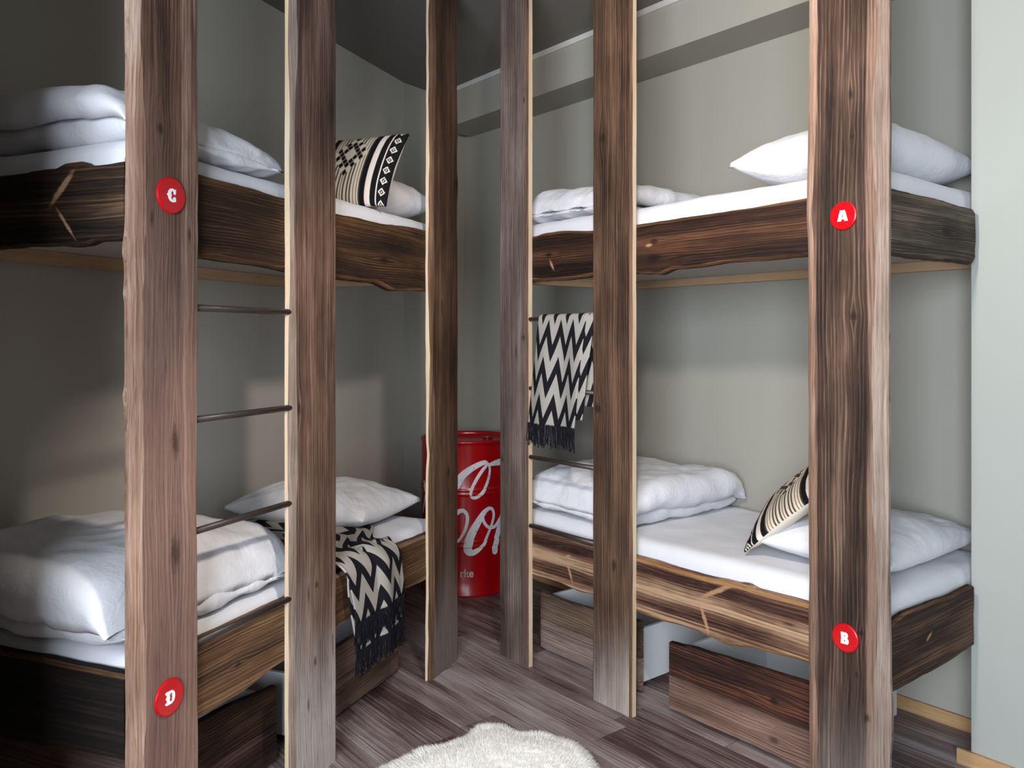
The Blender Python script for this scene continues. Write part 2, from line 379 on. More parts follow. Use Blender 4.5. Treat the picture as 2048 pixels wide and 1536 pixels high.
# ================================================================== THE BUNKS
def plank_post(name, s, u0, u1, z1, parent, face_mat, edge_mats, wane, seed, th=0.03, rough_edge=0.006, bumps=()):
    """upright plank: face at w=0, both long edges waney; edge_mats = (edge at low u, edge at high u, wane low, wane high); wane = (low, high) widths"""
    nzs = 120; vs = []; fs = []; mats = []
    for i in range(nzs + 1):
        z = z1 * i / nzs
        e0 = u0 + rough_edge * fbm(z * 1.6, 0.3, 0, seed) + 0.3 * rough_edge * nz(z * 14, 0, 2, seed)
        e1 = u1 + rough_edge * fbm(z * 1.6, 5.3, 0, seed + 1) + 0.3 * rough_edge * nz(z * 14, 4, 2, seed)
        for zb, hb, amp, sd in bumps:
            g = amp * math.exp(-((z - zb) / hb) ** 2)
            if sd == 0: e0 -= g
            else: e1 += g
        w0 = max(0.002, wane[0] * (1 + 0.5 * fbm(z * 2.3, 1.1, 0, seed + 2))); w1 = max(0.002, wane[1] * (1 + 0.5 * fbm(z * 2.3, 7.1, 0, seed + 3)))
        d0 = min(0.018, w0 * 0.55); d1 = min(0.018, w1 * 0.55)
        row = [(e0, th), (e0, d0), (e0 + w0 * 0.45, d0 * 0.35), (e0 + w0, 0)]
        for k in range(1, 7):
            f = k / 7; row.append((e0 + w0 + (e1 - w1 - e0 - w0) * f, 0.0009 * nz(f * 9, z * 1.5, 0, seed)))
        row += [(e1 - w1, 0), (e1 - w1 * 0.45, d1 * 0.35), (e1, d1), (e1, th)]
        vs += [(SX(s) * a, b, z) for a, b in row]
    m = 14
    mi = [1, 3, 3] + [0] * 7 + [4, 4, 2, 0]
    for i in range(nzs):
        for k in range(m):
            a = i * m + k; b = i * m + (k + 1) % m
            fs.append((a, b, b + m, a + m)); mats.append(mi[k])
    fs.append(tuple(range(m))); mats.append(2); fs.append(tuple(nzs * m + k for k in range(m))); mats.append(2)
    me = pydata(name, vs, fs)
    o = link(name, me, [face_mat] + list(edge_mats), parent)
    for p, k in zip(me.polygons, mats): p.material_index = k; p.use_smooth = False
    return o

def rail(name, s, a0, a1, top, bot, off, th, parent, mat, along='u', seed=0, edge_mat=None, wane=0.012, n=130, faceamp=0.003):
    """live-edged board; along 'u' (front face at w=off) or 'w' (front face at u=off); top / bot = outline points (position, z)"""
    vs = []; fs = []; mats = []
    for i in range(n + 1):
        x = a0 + (a1 - a0) * i / n
        zt = interp(top, x) + 0.003 * fbm(x * 5, 0, 0, seed) + 0.001 * nz(x * 30, 0, 0, seed)
        zb = interp(bot, x) + 0.004 * fbm(x * 5, 3, 0, seed + 1) + 0.001 * nz(x * 30, 2, 0, seed)
        wt = wane * (1 + 0.5 * fbm(x * 3, 1, 0, seed + 2)); wb = wane * (1 + 0.6 * fbm(x * 3, 2, 0, seed + 3))
        row = [(th, zb), (0.014, zb), (0.004, zb + wb * 0.5), (0, zb + wb)]
        for k in range(1, 6):
            f = k / 6; row.append((faceamp * nz(x * 2.5, f * 3, 0, seed), zb + wb + (zt - wt - zb - wb) * f))
        row += [(0, zt - wt), (0.004, zt - wt * 0.5), (0.012, zt), (th, zt)]
        for d, z in row:
            vs.append((SX(s) * x, off + d, z) if along == 'u' else (SX(s) * (off + d), x, z))
    m = 13; mi = [0, 1, 1] + [0] * 6 + [1, 1, 0, 0]
    for i in range(n):
        for k in range(m):
            a = i * m + k; b = i * m + (k + 1) % m
            fs.append((a, b, b + m, a + m)); mats.append(mi[k])
    fs.append(tuple(range(m))); mats.append(0); fs.append(tuple(n * m + k for k in range(m))); mats.append(0)
    me = pydata(name, vs, fs); o = link(name, me, [mat, edge_mat or mat], parent)
    for p, k in zip(me.polygons, mats): p.material_index = k
    return o

def poly_text(splines, depth, name):
    cu = bpy.data.curves.new(name, 'CURVE'); cu.dimensions = '2D'; cu.fill_mode = 'BOTH'; cu.extrude = depth
    for pts in splines:
        sp = cu.splines.new('POLY'); sp.points.add(len(pts) - 1); sp.use_cyclic_u = True
        for p, (x, y) in zip(sp.points, pts): p.co = (x, y, 0, 1)
    ob = bpy.data.objects.new(name, cu); COL.objects.link(ob)
    dg = bpy.context.evaluated_depsgraph_get(); dg.update()
    me = bpy.data.meshes.new_from_object(ob.evaluated_get(dg)); bpy.data.objects.remove(ob); bpy.data.curves.remove(cu)
    return me
def circ(cx, cy, r, n=12, ry=None, a0=0): return [(cx + r * math.cos(a0 + 2 * math.pi * i / n), cy + (ry or r) * math.sin(a0 + 2 * math.pi * i / n)) for i in range(n)]
LET = {
 'A': [[(-.30, .50), (.26, .50), (.62, -.50), (.22, -.50), (.14, -.34), (-.08, -.32), (-.18, -.50), (-.62, -.50)], [(-.03, .12), (.07, -.12), (-.12, -.12)]],
 'B': [[(-.45, .5), (.18, .5), (.36, .40), (.40, .18), (.30, .03), (.46, -.10), (.48, -.34), (.34, -.5), (-.45, -.5), (-.40, 0)], [(-.06, .26), (.08, .26), (.08, .14), (-.06, .14)], [(-.06, -.14), (.09, -.14), (.09, -.28), (-.06, -.28)]],
 'C': [[(.40, .50), (.36, .12), (.26, .06), (.14, .14), (.16, .26), (.02, .34), (-.10, .26), (-.14, .10), (-.06, 0), (-.14, -.12), (-.08, -.28), (.06, -.34), (.10, -.18), (.26, -.08), (.38, -.18), (.40, -.44), (.10, -.52), (-.22, -.46), (-.42, -.24), (-.46, -.08), (-.58, .02), (-.46, .12), (-.42, .30), (-.22, .48), (.06, .52), (.24, .44)]],
 'D': [[(-.56, .42), (-.42, .50), (.16, .50), (.40, .36), (.50, .12), (.48, -.16), (.36, -.38), (.10, -.50), (-.42, -.50), (-.56, -.42), (-.50, -.30), (-.38, -.28), (-.42, -.10), (-.52, 0), (-.42, .10), (-.38, .28), (-.50, .30)], [(.06, .34), (.20, .24), (.15, .06), (.24, 0), (.17, -.10), (.20, -.26), (.06, -.34), (-.10, -.20), (-.05, 0), (-.10, .2)]],
}
def letter_disc(s, ch, u, z, parent, r=0.052, tilt=0.0, lw=0.034, lh=0.038):
    d = 0.007
    bm = bmesh.new(); seg = 48
    prof = [(0.0, -d), (r - 0.004, -d), (r - 0.001, -d + 0.0015), (r, -d + 0.004), (r, 0.0)]
    rings = []
    for rr, y in prof:
        rings.append([bm.verts.new((rr * math.cos(2 * math.pi * i / seg), y, rr * math.sin(2 * math.pi * i / seg))) for i in range(seg)] if rr > 0 else [bm.verts.new((0, y, 0))])
    for i in range(seg): bm.faces.new((rings[0][0], rings[1][i], rings[1][(i + 1) % seg]))
    for a, b in zip(rings[1:], rings[2:]):
        for i in range(seg): bm.faces.new((a[i], b[i], b[(i + 1) % seg], a[(i + 1) % seg]))
    bm.faces.new(rings[-1])
    o = link('name_disc', mesh_of(bm, 'name_disc'), M['red'], parent); o.location = (SX(s) * u, -0.0008, z)
    o['label'] = 'round red enamel disc with the white letter %s' % ch
    me = poly_text([[(x * lw, y * lh) for x, y in pts] for pts in LET[ch]], 0.0006, 'letter')
    me.transform(Matrix.Rotation(R_(90), 4, 'X') if True else Matrix())
    me.transform(Matrix.Rotation(tilt, 4, 'Y'))
    t = link('letter', me, M['disc_white'], o); t.location = (0, -d - 0.0005, 0)
    return o

brD, brM, brL = C(52, 36, 28), C(104, 78, 62), C(150, 120, 98)
gr = C(182, 172, 166)
sapw = wood('waney_sapwood', (2, 0, 1), C(108, 80, 62), C(156, 124, 106), C(194, 168, 152), 2.0, 50, 0.3, bump=0.5)
sapg = wood('waney_sapwood_grey', (2, 0, 1), C(96, 80, 70), C(138, 120, 109), C(172, 157, 146), 2.5, 50, 0.3, bump=0.5)
sapd = wood('waney_sapwood_dark', (2, 0, 1), C(60, 42, 32), C(100, 74, 56), C(140, 108, 86), 2.7, 50, 0.3, bump=0.5)
bark = wood('bark_edge', (0, 2, 1), C(52, 32, 18), C(102, 70, 42), C(146, 108, 68), 4.0, 50, 0.3, bump=0.7)
bark_y = wood('bark_edge_across', (1, 2, 0), C(44, 26, 16), C(80, 54, 34), C(124, 90, 58), 4.0, 50, 0.3, bump=0.7)
HP = HC - 0.002
# ---------------------------------------------------------------- left bunk
BL = empty('bunk_bed', 'L'); tag(BL, 'left bunk bed of rough reclaimed planks carrying the discs C and D', 'bunk bed')
mC = wood('plank_C', (2, 0, 1), C(62, 41, 31), C(112, 84, 70), C(166, 136, 120), 1.0, 30, 0.5, knots=[(2.19, 0.095, .022, .018), (1.93, 0.065, .03, .008), (1.90, 0.205, .03, .009), (1.30, .15, .06, .02), (0.98, .15, .08, .025)],
          streaks=[(0, .78), (.03, .70), (.045, .46), (.10, .26), (.15, .30), (.170, .40), (.178, .78), (.24, .66)], grey=(C(156, 124, 114), 2.15, 1.55, .62))
mP2 = wood('plank_2', (2, 0, 1), C(52, 36, 29), C(106, 80, 68), C(158, 130, 115), 2.2, 30, 0.4, knots=[(2.92, .72, .05, .03), (1.35, .72, .03, .03), (0.70, .83, .02, .015), (0.42, .82, .03, .012), (0.28, .78, .035, .01), (.45, .93, .06, .006), (.68, .78, .05, .006)],
           grey=(C(196, 190, 186), 0.80, 0.12))
mP3 = wood('plank_3', (2, 0, 1), C(42, 27, 18), C(86, 61, 45), C(126, 98, 80), 3.1, 30, 0.4, knots=[(2.36, 1.98, .04, .03), (1.75, 1.83, .05, .012), (.95, 1.9, .04, .02)], grey=(C(140, 126, 122), .5, .1))
# the disc plank stands at the foot corner, the two others carry the ladder and the head end
plank_post('post', 'L', 0.0, 0.24, HP, BL, mC, [sapw, sapw, sapw, sapw], (0.035, 0.006), 11, bumps=((1.84, .03, .008, 0), (1.44, .02, .006, 0), (1.72, .02, .004, 0)))
plank_post('post', 'L', 0.685, 0.952, HP, BL, mP2, [M['sawn'], sapg, sapg, sapg], (0.024, 0.004), 12, rough_edge=0.003)
plank_post('post', 'L', 1.725, 2.005, HP, BL, mP3, [M['sawn'], sapd, sapd, sapd], (0.03, 0.01), 13, rough_edge=0.010, bumps=((2.35, .05, .01, 1), (1.05, .04, -.01, 0)))
# ---------------------------------------------------------------- right bunk (x = -u)
BR = empty('bunk_bed', 'R'); tag(BR, 'right bunk bed of rough reclaimed planks carrying the discs A and B', 'bunk bed')
mA = wood('plank_A', (2, 0, 1), C(34, 23, 18), C(76, 56, 46), C(134, 108, 94), 4.4, 34, 0.75, knots=[(2.40, -.12, .025, .014), (2.26, -.115, .01, .008), (1.67, -.11, .02, .02), (.64, -.085, .012, .012), (.37, -.065, .02, .014), (.5, -.1, .012, .008)],
          streaks=[(-.283, .74), (-.245, .70), (-.235, .40), (-.15, .44), (-.075, .34), (-.068, .30), (-.06, .86), (0, .78)], grey=(C(190, 176, 170), .50, -.55))
mP5 = wood('plank_5', (2, 0, 1), C(38, 26, 20), C(80, 58, 45), C(126, 96, 76), 5.5, 34, 0.55, knots=[(2.47, -1.27, .03, .025), (1.29, -1.30, .03, .028), (.62, -1.2, .04, .02)], grey=(C(206, 192, 182), .42, -.12))
mP4 = wood('plank_4', (2, 0, 1), C(66, 54, 48), C(112, 94, 86), C(150, 134, 126), 6.6, 34, 0.45, knots=[(1.60, -1.815, .022, .016), (.99, -1.98, .022, .018), (1.53, -1.87, .06, .008), (2.76, -1.81, .03, .01), (.22, -1.98, .03, .02)])
plank_post('post', 'R', 0.0, 0.283, HP, BR, mA, [sapg, sapw, sapg, sapw], (0.045, 0.035), 21, rough_edge=0.005, bumps=((0.4, .1, .006, 0), (2.1, .2, .008, 1)))
plank_post('post', 'R', 1.098, 1.329, HP, BR, mP5, [M['sawn'], sapd, sapd, sapd], (0.012, 0.004), 22, rough_edge=0.002)
plank_post('post', 'R', 1.782, 2.001, HP, BR, mP4, [M['sawn'], sapd, sapd, sapd], (0.01, 0.004), 23, rough_edge=0.002)

# live-edged rails
dkD, dkM, dkL = C(24, 14, 9), C(66, 42, 28), C(118, 82, 54)
mLu = wood('rail_LU', (0, 2, 1), dkD, C(58, 38, 24), C(112, 78, 46), 7.1, 46, 0.7, knots=[(1.35, 1.93, .05, .02)], streaks=[(1.82, .3), (1.88, .38), (1.95, .6), (2.02, .4), (2.07, .6), (2.10, .9)])
mLl = wood('rail_LL', (0, 2, 1), C(44, 28, 20), C(98, 70, 48), C(150, 116, 84), 7.9, 40, 0.5, knots=[(.45, .545, .02, .012)], streaks=[(.44, .75), (.475, .70), (.49, .28), (.53, .5), (.68, .55)])
rail('side_rail', 'L', 0.04, 1.99, [(0, 2.10), (.43, 2.098), (.66, 2.09), (1.0, 2.08), (1.25, 2.085), (1.7, 2.104), (2, 2.10)], [(0, 1.852), (.43, 1.842), (.99, 1.829), (1.30, 1.829), (1.45, 1.806), (1.7, 1.82), (2, 1.83)], 0.031, 0.042, BL, mLu, seed=31, edge_mat=bark)
rail('side_rail', 'L', 0.04, 1.99, [(0, .679), (.7, .677), (1.37, .69), (1.75, .674)], [(0, .452), (.43, .44), (.68, .462), (1.03, .476), (1.37, .486), (1.75, .462)], 0.031, 0.042, BL, mLl, seed=32, edge_mat=wood('rail_edge_worn', (0, 2, 1), C(100, 76, 58), C(150, 122, 100), C(180, 156, 136), 8.0, 40, .3))
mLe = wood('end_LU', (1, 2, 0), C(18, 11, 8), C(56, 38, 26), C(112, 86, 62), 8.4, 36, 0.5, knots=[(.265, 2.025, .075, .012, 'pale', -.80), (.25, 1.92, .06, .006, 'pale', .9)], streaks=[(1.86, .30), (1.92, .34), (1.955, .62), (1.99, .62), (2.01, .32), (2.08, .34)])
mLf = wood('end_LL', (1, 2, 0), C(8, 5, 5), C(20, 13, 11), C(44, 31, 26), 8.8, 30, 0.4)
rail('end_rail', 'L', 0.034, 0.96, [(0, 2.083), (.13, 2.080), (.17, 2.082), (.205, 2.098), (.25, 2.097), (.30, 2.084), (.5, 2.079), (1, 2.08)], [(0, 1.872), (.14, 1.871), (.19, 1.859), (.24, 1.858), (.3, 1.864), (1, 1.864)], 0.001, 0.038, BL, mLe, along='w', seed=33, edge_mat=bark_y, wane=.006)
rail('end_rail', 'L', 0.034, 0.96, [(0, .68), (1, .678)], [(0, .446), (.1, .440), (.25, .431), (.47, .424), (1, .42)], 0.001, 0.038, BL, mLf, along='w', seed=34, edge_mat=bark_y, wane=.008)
mRu = wood('rail_RU', (0, 2, 1), C(24, 13, 9), C(58, 35, 25), C(106, 70, 48), 9.3, 44, 0.7, knots=[(-1.66, 1.995, .03, .016), (-1.64, 1.945, .032, .009, 'pale', -1.0), (-1.00, 2.0, .03, .018), (-1.0, 1.93, .05, .02), (-1.03, 1.985, .02, .008, 'pale')], streaks=[(1.87, .35), (1.92, .30), (1.96, .5), (2.0, .6), (2.03, .36), (2.09, .34)])
mRl = wood('rail_RL', (0, 2, 1), C(54, 30, 26), C(112, 80, 62), C(190, 156, 126), 9.9, 34, 0.5, knots=[(-.675, .632, .095, .011, 'pale', .50), (-.74, .505, .062, .010, 'pale', -1.2), (-1.515, .515, .055, .009, 'pale', -1.15), (-1.53, .585, .03, .010, 'pale', .4), (-.37, .585, .03, .006), (-1.47, .62, .05, .016)], streaks=[(.44, .85), (.475, .62), (.49, .28), (.52, .36), (.55, .8), (.60, .62), (.615, .26), (.645, .30), (.66, .7), (.68, .72)])
rail('side_rail', 'R', 0.04, 1.99, [(0, 2.087), (.3, 2.087), (.63, 2.081), (1.1, 2.081), (1.34, 2.082), (1.60, 2.103), (1.7, 2.102), (1.78, 2.094), (2, 2.09)], [(0, 1.884), (.63, 1.884), (.90, 1.878), (.98, 1.861), (1.06, 1.866), (1.1, 1.873), (1.34, 1.878), (1.56, 1.871), (2, 1.876)], 0.031, 0.042, BR, mRu, seed=35, edge_mat=bark)
rail('side_rail', 'R', 0.04, 1.99, [(0, .674), (.3, .674), (.51, .671), (.56, .682), (.62, .674), (.75, .668), (1.1, .672), (1.34, .68), (1.8, .682), (2, .68)], [(0, .467), (.3, .466), (.5, .456), (.65, .430), (.72, .436), (.80, .445), (1.09, .435), (1.34, .449), (1.46, .439), (1.63, .447), (1.8, .437)], 0.031, 0.042, BR, mRl, seed=36, edge_mat=wood('rail_edge_ochre', (0, 2, 1), C(96, 60, 36), C(146, 102, 64), C(180, 140, 98), 8.6, 40, .3))
mRe = wood('end_RU', (1, 2, 0), C(26, 21, 16), C(66, 56, 46), C(118, 106, 90), 10.4, 56, 0.75, knots=[(.42, 1.97, .05, .022)])
mRf = wood('end_RL', (1, 2, 0), C(20, 12, 10), C(54, 36, 28), C(112, 82, 62), 10.9, 40, 0.5, knots=[(.30, .585, .025, .008, 'pale', .5)])
rail('end_rail', 'R', 0.034, 0.665, [(0, 2.083), (.4, 2.081), (.64, 2.076), (.67, 2.062)], [(0, 1.868), (.4, 1.866), (.64, 1.869), (.67, 1.89)], 0.001, 0.026, BR, mRe, along='w', seed=37, edge_mat=bark_y, wane=.008)
rail('end_rail', 'R', 0.034, 0.655, [(0, .68), (.15, .698), (.3, .692), (.5, .685), (.64, .69)], [(0, .462), (.25, .458), (.4, .458), (.64, .465)], 0.001, 0.026, BR, mRf, along='w', seed=38, edge_mat=bark_y, wane=.006)

RZ = (1.69, 1.355, 1.021, 0.687)
for s, B in (('L', BL), ('R', BR)):
    a, b = (0.232, 0.70) if s == 'L' else (1.318, 1.80)
    x0, x1 = sorted((SX(s) * a, SX(s) * b))
    for z in RZ: tube('rung', (x0, 0.017, z), (x1, 0.017, z), 0.0105, M['metal'], B)
    wb = 0.96
    for zb in (1.920, 0.50):
        x0, x1 = sorted((SX(s) * 0.045, SX(s) * 1.955)); box('base_panel', x0, x1, 0.075, wb + .015, zb, zb + 0.02, M['panel'], B)
for s, B, zl in (('L', BL, 1.871), ('R', BR, 1.879)):
    x0, x1 = sorted((SX(s) * 0.045, SX(s) * 1.995))
    # the ledger hangs just below the base panel along the wall, the head-end one across
    box('ledger', x0, x1, 0.93, 0.975, zl, 1.9195, M['pale_pine'], B, 0.002)
    x0, x1 = sorted((SX(s) * 1.955, SX(s) * 1.995)); box('ledger', x0, x1, 0.08, 0.93, zl - .003, 1.9195, M['pine_y'], B, 0.002)
letter_disc('L', 'C', 0.131, 2.006, BL)
letter_disc('L', 'D', 0.124, 0.578, BL)
letter_disc('R', 'A', 0.144, 2.003, BR, r=0.047, lw=.030, lh=.036)
letter_disc('R', 'B', 0.137, 0.611, BR, r=0.047, lw=.030, lh=.038)

# ================================================================== BEDDING
def soft_root(o, s, u, w, z):
    o.location = W(s, u, w, z); o.rotation_euler = (0, 0, FR[s][3]); return o
def mattress(s, z0, z1, label, w1=0.955, w0=0.078, seed=0, u0=0.05, u1=1.95):
    nx, ny = 90, 44; cu, cw = (u0 + u1) / 2, (w0 + w1) / 2; a, b, h = (u1 - u0) / 2, (w1 - w0) / 2, z1 - z0
    vs = []; fs = []; r = 0.035
    prof = [(0.0, 0.0), (0, h * .35), (0, h * .65), (0.0, h - r), (r * .3, h - r * .3), (r, h)]
    # perimeter rings then top grid
    def per(ins):
        P = []
        A, Bb = a - ins, b - ins
        for i in range(nx): P.append((-A + 2 * A * i / nx, -Bb))
        for i in range(ny): P.append((A, -Bb + 2 * Bb * i / ny))
        for i in range(nx): P.append((A - 2 * A * i / nx, Bb))
        for i in range(ny): P.append((-A, Bb - 2 * Bb * i / ny))
        return P
    rings = [(per(i), z) for i, z in prof]
    k = r
    steps = 12
    for j in range(1, steps): rings.append((per(r + (b - r) * j / steps * 0.98), h))
    n = len(rings[0][0])
    for ri, (P, z) in enumerate(rings):
        for (x, y) in P:
            wv = 0.006 * fbm(x * 3, y * 3, z * 2, seed) + 0.003 * nz(x * 9, y * 9, z * 5, seed)
            dz = wv if z > h * .8 else 0
            cr = 1.0
            ax = abs(x) - (a - .05); ay = abs(y) - (b - .05)
            if ax > 0 and ay > 0:           # rounded corners
                d = math.hypot(ax, ay)
                if d > .05: f = .05 / d; x = math.copysign(a - .05 + ax * f, x); y = math.copysign(b - .05 + ay * f, y)
            bul = 0.004 * math.sin(math.pi * min(1, z / h)) if z < h * .9 else 0
            vs.append((x * (1 + bul / a), y * (1 + bul / b), z + dz))
    for ri in range(len(rings) - 1):
        for i in range(n):
            fs.append((ri * n + i, ri * n + (i + 1) % n, (ri + 1) * n + (i + 1) % n, (ri + 1) * n + i))
    fs.append(tuple(range(n)))
    last = (len(rings) - 1) * n; fs.append(tuple(last + i for i in range(n)))
    o = link('mattress', pydata('mattress', vs, fs), M['sheet'], None, True)
    soft_root(o, s, cu, cw, z0)
    return tag(o, label, 'mattress', 'mattresses on the bunks')
mattress('L', 1.941, 2.158, 'white-sheeted mattress on the upper left bunk behind disc C', seed=1)
mattress('L', 0.521, 0.706, 'white-sheeted mattress on the lower left bunk above disc D', seed=2)
mattress('R', 1.941, 2.166, 'white-sheeted mattress on the upper right bunk behind disc A', seed=3)
mattress('R', 0.521, 0.742, 'white-sheeted mattress on the lower right bunk behind disc B', seed=4)

def pillow_mesh(a, b, T1, T2, seed, n=56, wr=0.010, pinch=0.07, clip=True, power=(2.6, 0.55)):
    """seam outline half sizes a, b; T1 above the seam, T2 below (flattened where it rests)"""
    vs = []; fs = []; idx = {}; uv = []
    p, qx = power
    for side in (1, 0):
        for j in range(n + 1):
            for i in range(n + 1):
                s = -1 + 2 * i / n; t = -1 + 2 * j / n
                # denser near the edges
                s = math.sin(s * math.pi / 2) * .6 + s * .4; t = math.sin(t * math.pi / 2) * .6 + t * .4
                bd = i in (0, n) or j in (0, n)
                if side == 0 and bd: idx[(0, i, j)] = idx[(1, i, j)]; continue
                x = a * s * (1 - pinch * (1 - t * t)); y = b * t * (1 - pinch * (1 - s * s))
                h = max(0.0, (1 - abs(s) ** p) * (1 - abs(t) ** p)) ** qx
                edge = 1 - h
                cr = max(0, abs(s) * abs(t))
                ang = math.atan2(abs(y) / b - 1, abs(x) / a - 1)
                wrk = wr * (0.7 * fbm(x * 6, y * 6, side, seed) + 0.9 * abs(nz(ang * 5, math.copysign(1, x), math.copysign(1, y), seed)) * cr * 2 + 0.5 * edge * nz(x * 22, y * 22, side, seed))
                z = T2 + (T1 * h + wrk * (0.3 + h * .7) if side else -(T2 * 1.15) * h ** 0.8 + wrk * .4 * h)
                if bd: z = T2 + 0.25 * wrk - 0.15 * T2 * cr
                if clip and z < 0: z = 0
                idx[(side, i, j)] = len(vs); vs.append((x, y, z)); uv.append((0.5 + s / 2, 0.5 + t / 2))
    for side in (1, 0):
        for j in range(n):
            for i in range(n):
                q = [idx[(side, i, j)], idx[(side, i + 1, j)], idx[(side, i + 1, j + 1)], idx[(side, i, j + 1)]]
                fs.append(q if side else q[::-1])
    return vs, fs, uv
def pillow(name, s, u, w, z, a, b, T1, T2, seed, label, cat='pillow', rz=0.0, deform=None, mat=None, group=None, wr=0.019):
    vs, fs, uv = pillow_mesh(a, b, T1, T2, seed, wr=wr, n=72)
    c, sn = math.cos(rz), math.sin(rz)
    out = []
    for x, y, zz in vs:
        x, y = c * x - sn * y, sn * x + c * y
        if deform: x, y, zz = deform(x, y, zz)
        out.append((SX(s) * x, y, zz))
    o = link(name, pydata(name, out, fs), mat or M['cotton'], None, True); soft_root(o, s, u, w, z)
    return tag(o, label, cat, group)
G_p = 'white bed pillows'
def defC(x, y, z): return x, y, z
pillow('pillow', 'L', 1.70, 0.46, 2.162, 0.235, 0.38, 0.13, 0.09, 1, 'white pillow on the upper left bunk behind the patterned cushion', group=G_p)
pillow('pillow', 'L', 1.70, 0.57, 0.710, 0.27, 0.385, 0.12, 0.08, 2, 'white pillow at the head of the lower left bunk', group=G_p)
pillow('pillow', 'R', 0.365, 0.49, 2.170, 0.305, 0.40, 0.14, 0.10, 3, 'plump white pillow on the upper right bunk behind disc A', group=G_p, mat=M['cotton_b'])
pillow('pillow', 'R', 0.35, 0.56, 0.746, 0.275, 0.375, 0.10, 0.07, 4, 'white pillow on the lower right bunk, under the striped cushion', group=G_p, mat=M['cotton_b'])

def duvet(s, u0, u1, w0, w1, z0, t1, t2, seed, label, fold='high', top=None, mat=None, wr=0.012, m=58):
    """folded quilt: two thick layers joined by a fold at one end; outline swept across the bed"""
    L = u1 - u0; pts = []      # centreline (x, z, half thickness)
    n1 = 34
    xf = L - (t1 + t2) / 4 - 0.01
    for i in range(n1 + 1): pts.append((0.03 + (xf - 0.03) * i / n1, t1 / 2, t1 / 2))
    R = (t1 + t2) / 4 - 0.17 * min(t1, t2)
    for i in range(1, 12):
        a = -math.pi / 2 + math.pi * i / 12
        pts.append((xf + R * 0.55 * math.cos(a), t1 / 2 + R + R * math.sin(a), (t1 + (t2 - t1) * i / 12) / 2))
    for i in range(n1 + 1): pts.append((xf - (xf - 0.0) * i / n1, t1 / 2 + 2 * R, t2 / 2))
    N_ = len(pts)
    # outline: left side forward, cap, right side back
    out = []
    def nrm(i):
        a = pts[max(0, i - 1)]; b = pts[min(N_ - 1, i + 1)]; d = Vector((b[0] - a[0], b[1] - a[1])).normalized(); return Vector((d.y, -d.x)), d
    for i in range(N_): nn, d = nrm(i); out.append((i, nn, 0.0, d))
    nn, d = nrm(N_ - 1)
    for k in range(1, 6):
        a = math.pi * k / 6; out.append((N_ - 1, nn * math.cos(a) + d * math.sin(a), 0, d))
    for i in range(N_ - 1, -1, -1): nn, d = nrm(i); out.append((i, -nn, 1.0, d))
    nn, d = nrm(0)
    for k in range(1, 6):
        a = math.pi * k / 6; out.append((0, -nn * math.cos(a) - d * math.sin(a), 0, d))
    K = len(out); vs = []; fs = []
    cw = (w0 + w1) / 2; b = (w1 - w0) / 2
    for j in range(m + 1):
        v = -1 + 2 * j / m; v = math.sin(v * math.pi / 2) * .75 + v * .25
        ev = max(0.0, 1 - abs(v) ** 6); k = 1.0 - 0.10 * (1 - ev); KV = max(0.03, ev) ** 0.5; zmid = t1 / 2 + R
        for (i, nn, sd, d) in out:
            cx, cz, ht = pts[i]
            if sd: ht = min(ht, R * 0.985)
            x = cx + nn.x * ht * k; z = cz + nn.y * ht * k
            z = zmid * (0.35 + 0.65 * KV) + (z - zmid) * KV; x = L / 2 + (x - L / 2) * (0.94 + 0.06 * KV)
            y = v * b
            top_f = max(0, z / (t1 + t2))
            if top: z *= top(cx / L, v)
            wv = wr * (fbm(x * 5, y * 5, z * 9, seed) + 0.7 * nz(x * 13 + z * 9, y * 13, z * 13, seed)) + 0.5 * wr * abs(nz((x + y) * 9, (y - x) * 3, z * 4, seed + 5))
            x += nn.x * wv * .8; z += nn.y * wv
            y += (0.014 * fbm(x * 4, z * 12, i * .02, seed + 3)) * (abs(v) ** 2)
            x += 0.012 * fbm(y * 4, z * 8, 0, seed + 4)
            if z < 0: z = 0.0
            vs.append((x, y, z))
    for j in range(m):
        for i in range(K):
            a = j * K + i; c = j * K + (i + 1) % K
            fs.append((a, c, c + K, a + K))
    for jb in (0, m * K):
        for i in range(N_ - 1):
            fs.append((jb + i, jb + i + 1, jb + N_ + 5 + (N_ - 2 - i), jb + N_ + 5 + (N_ - 1 - i)))
    res = []
    for x, y, z in vs:
        uu = x - L / 2
        if fold == 'low': uu = -uu
        res.append((SX(s) * uu, y, z))
    o = link('folded_duvet', pydata('duvet', res, fs), mat or M['cotton_b'], None, True)
    soft_root(o, s, (u0 + u1) / 2, cw, z0)
    return tag(o, label, 'duvet', 'folded white duvets')
duvet('L', 0.07, 0.75, 0.07, 0.93, 2.163, 0.085, 0.115, 1, 'thick white folded duvet on the upper left bunk beside disc C', top=lambda f, v: 1.0 - 0.42 * max(0, f - .35) ** 1.0)
duvet('L', 0.05, 0.80, 0.09, 0.93, 0.712, 0.09, 0.20, 2, 'white folded duvet on the lower left bunk above disc D', top=lambda f, v: (1.02 - 0.20 * max(0, f - .45) / .55))
duvet('R', 1.36, 1.90, 0.08, 0.95, 2.170, 0.07, 0.135, 3, 'white folded duvet at the far end of the upper right bunk', top=lambda f, v: 0.80 + 0.25 * f)
duvet('R', 1.24, 1.92, 0.09, 0.94, 0.747, 0.085, 0.15, 4, 'white folded duvet on the lower right bunk below the hanging throw', top=lambda f, v: 1.0)

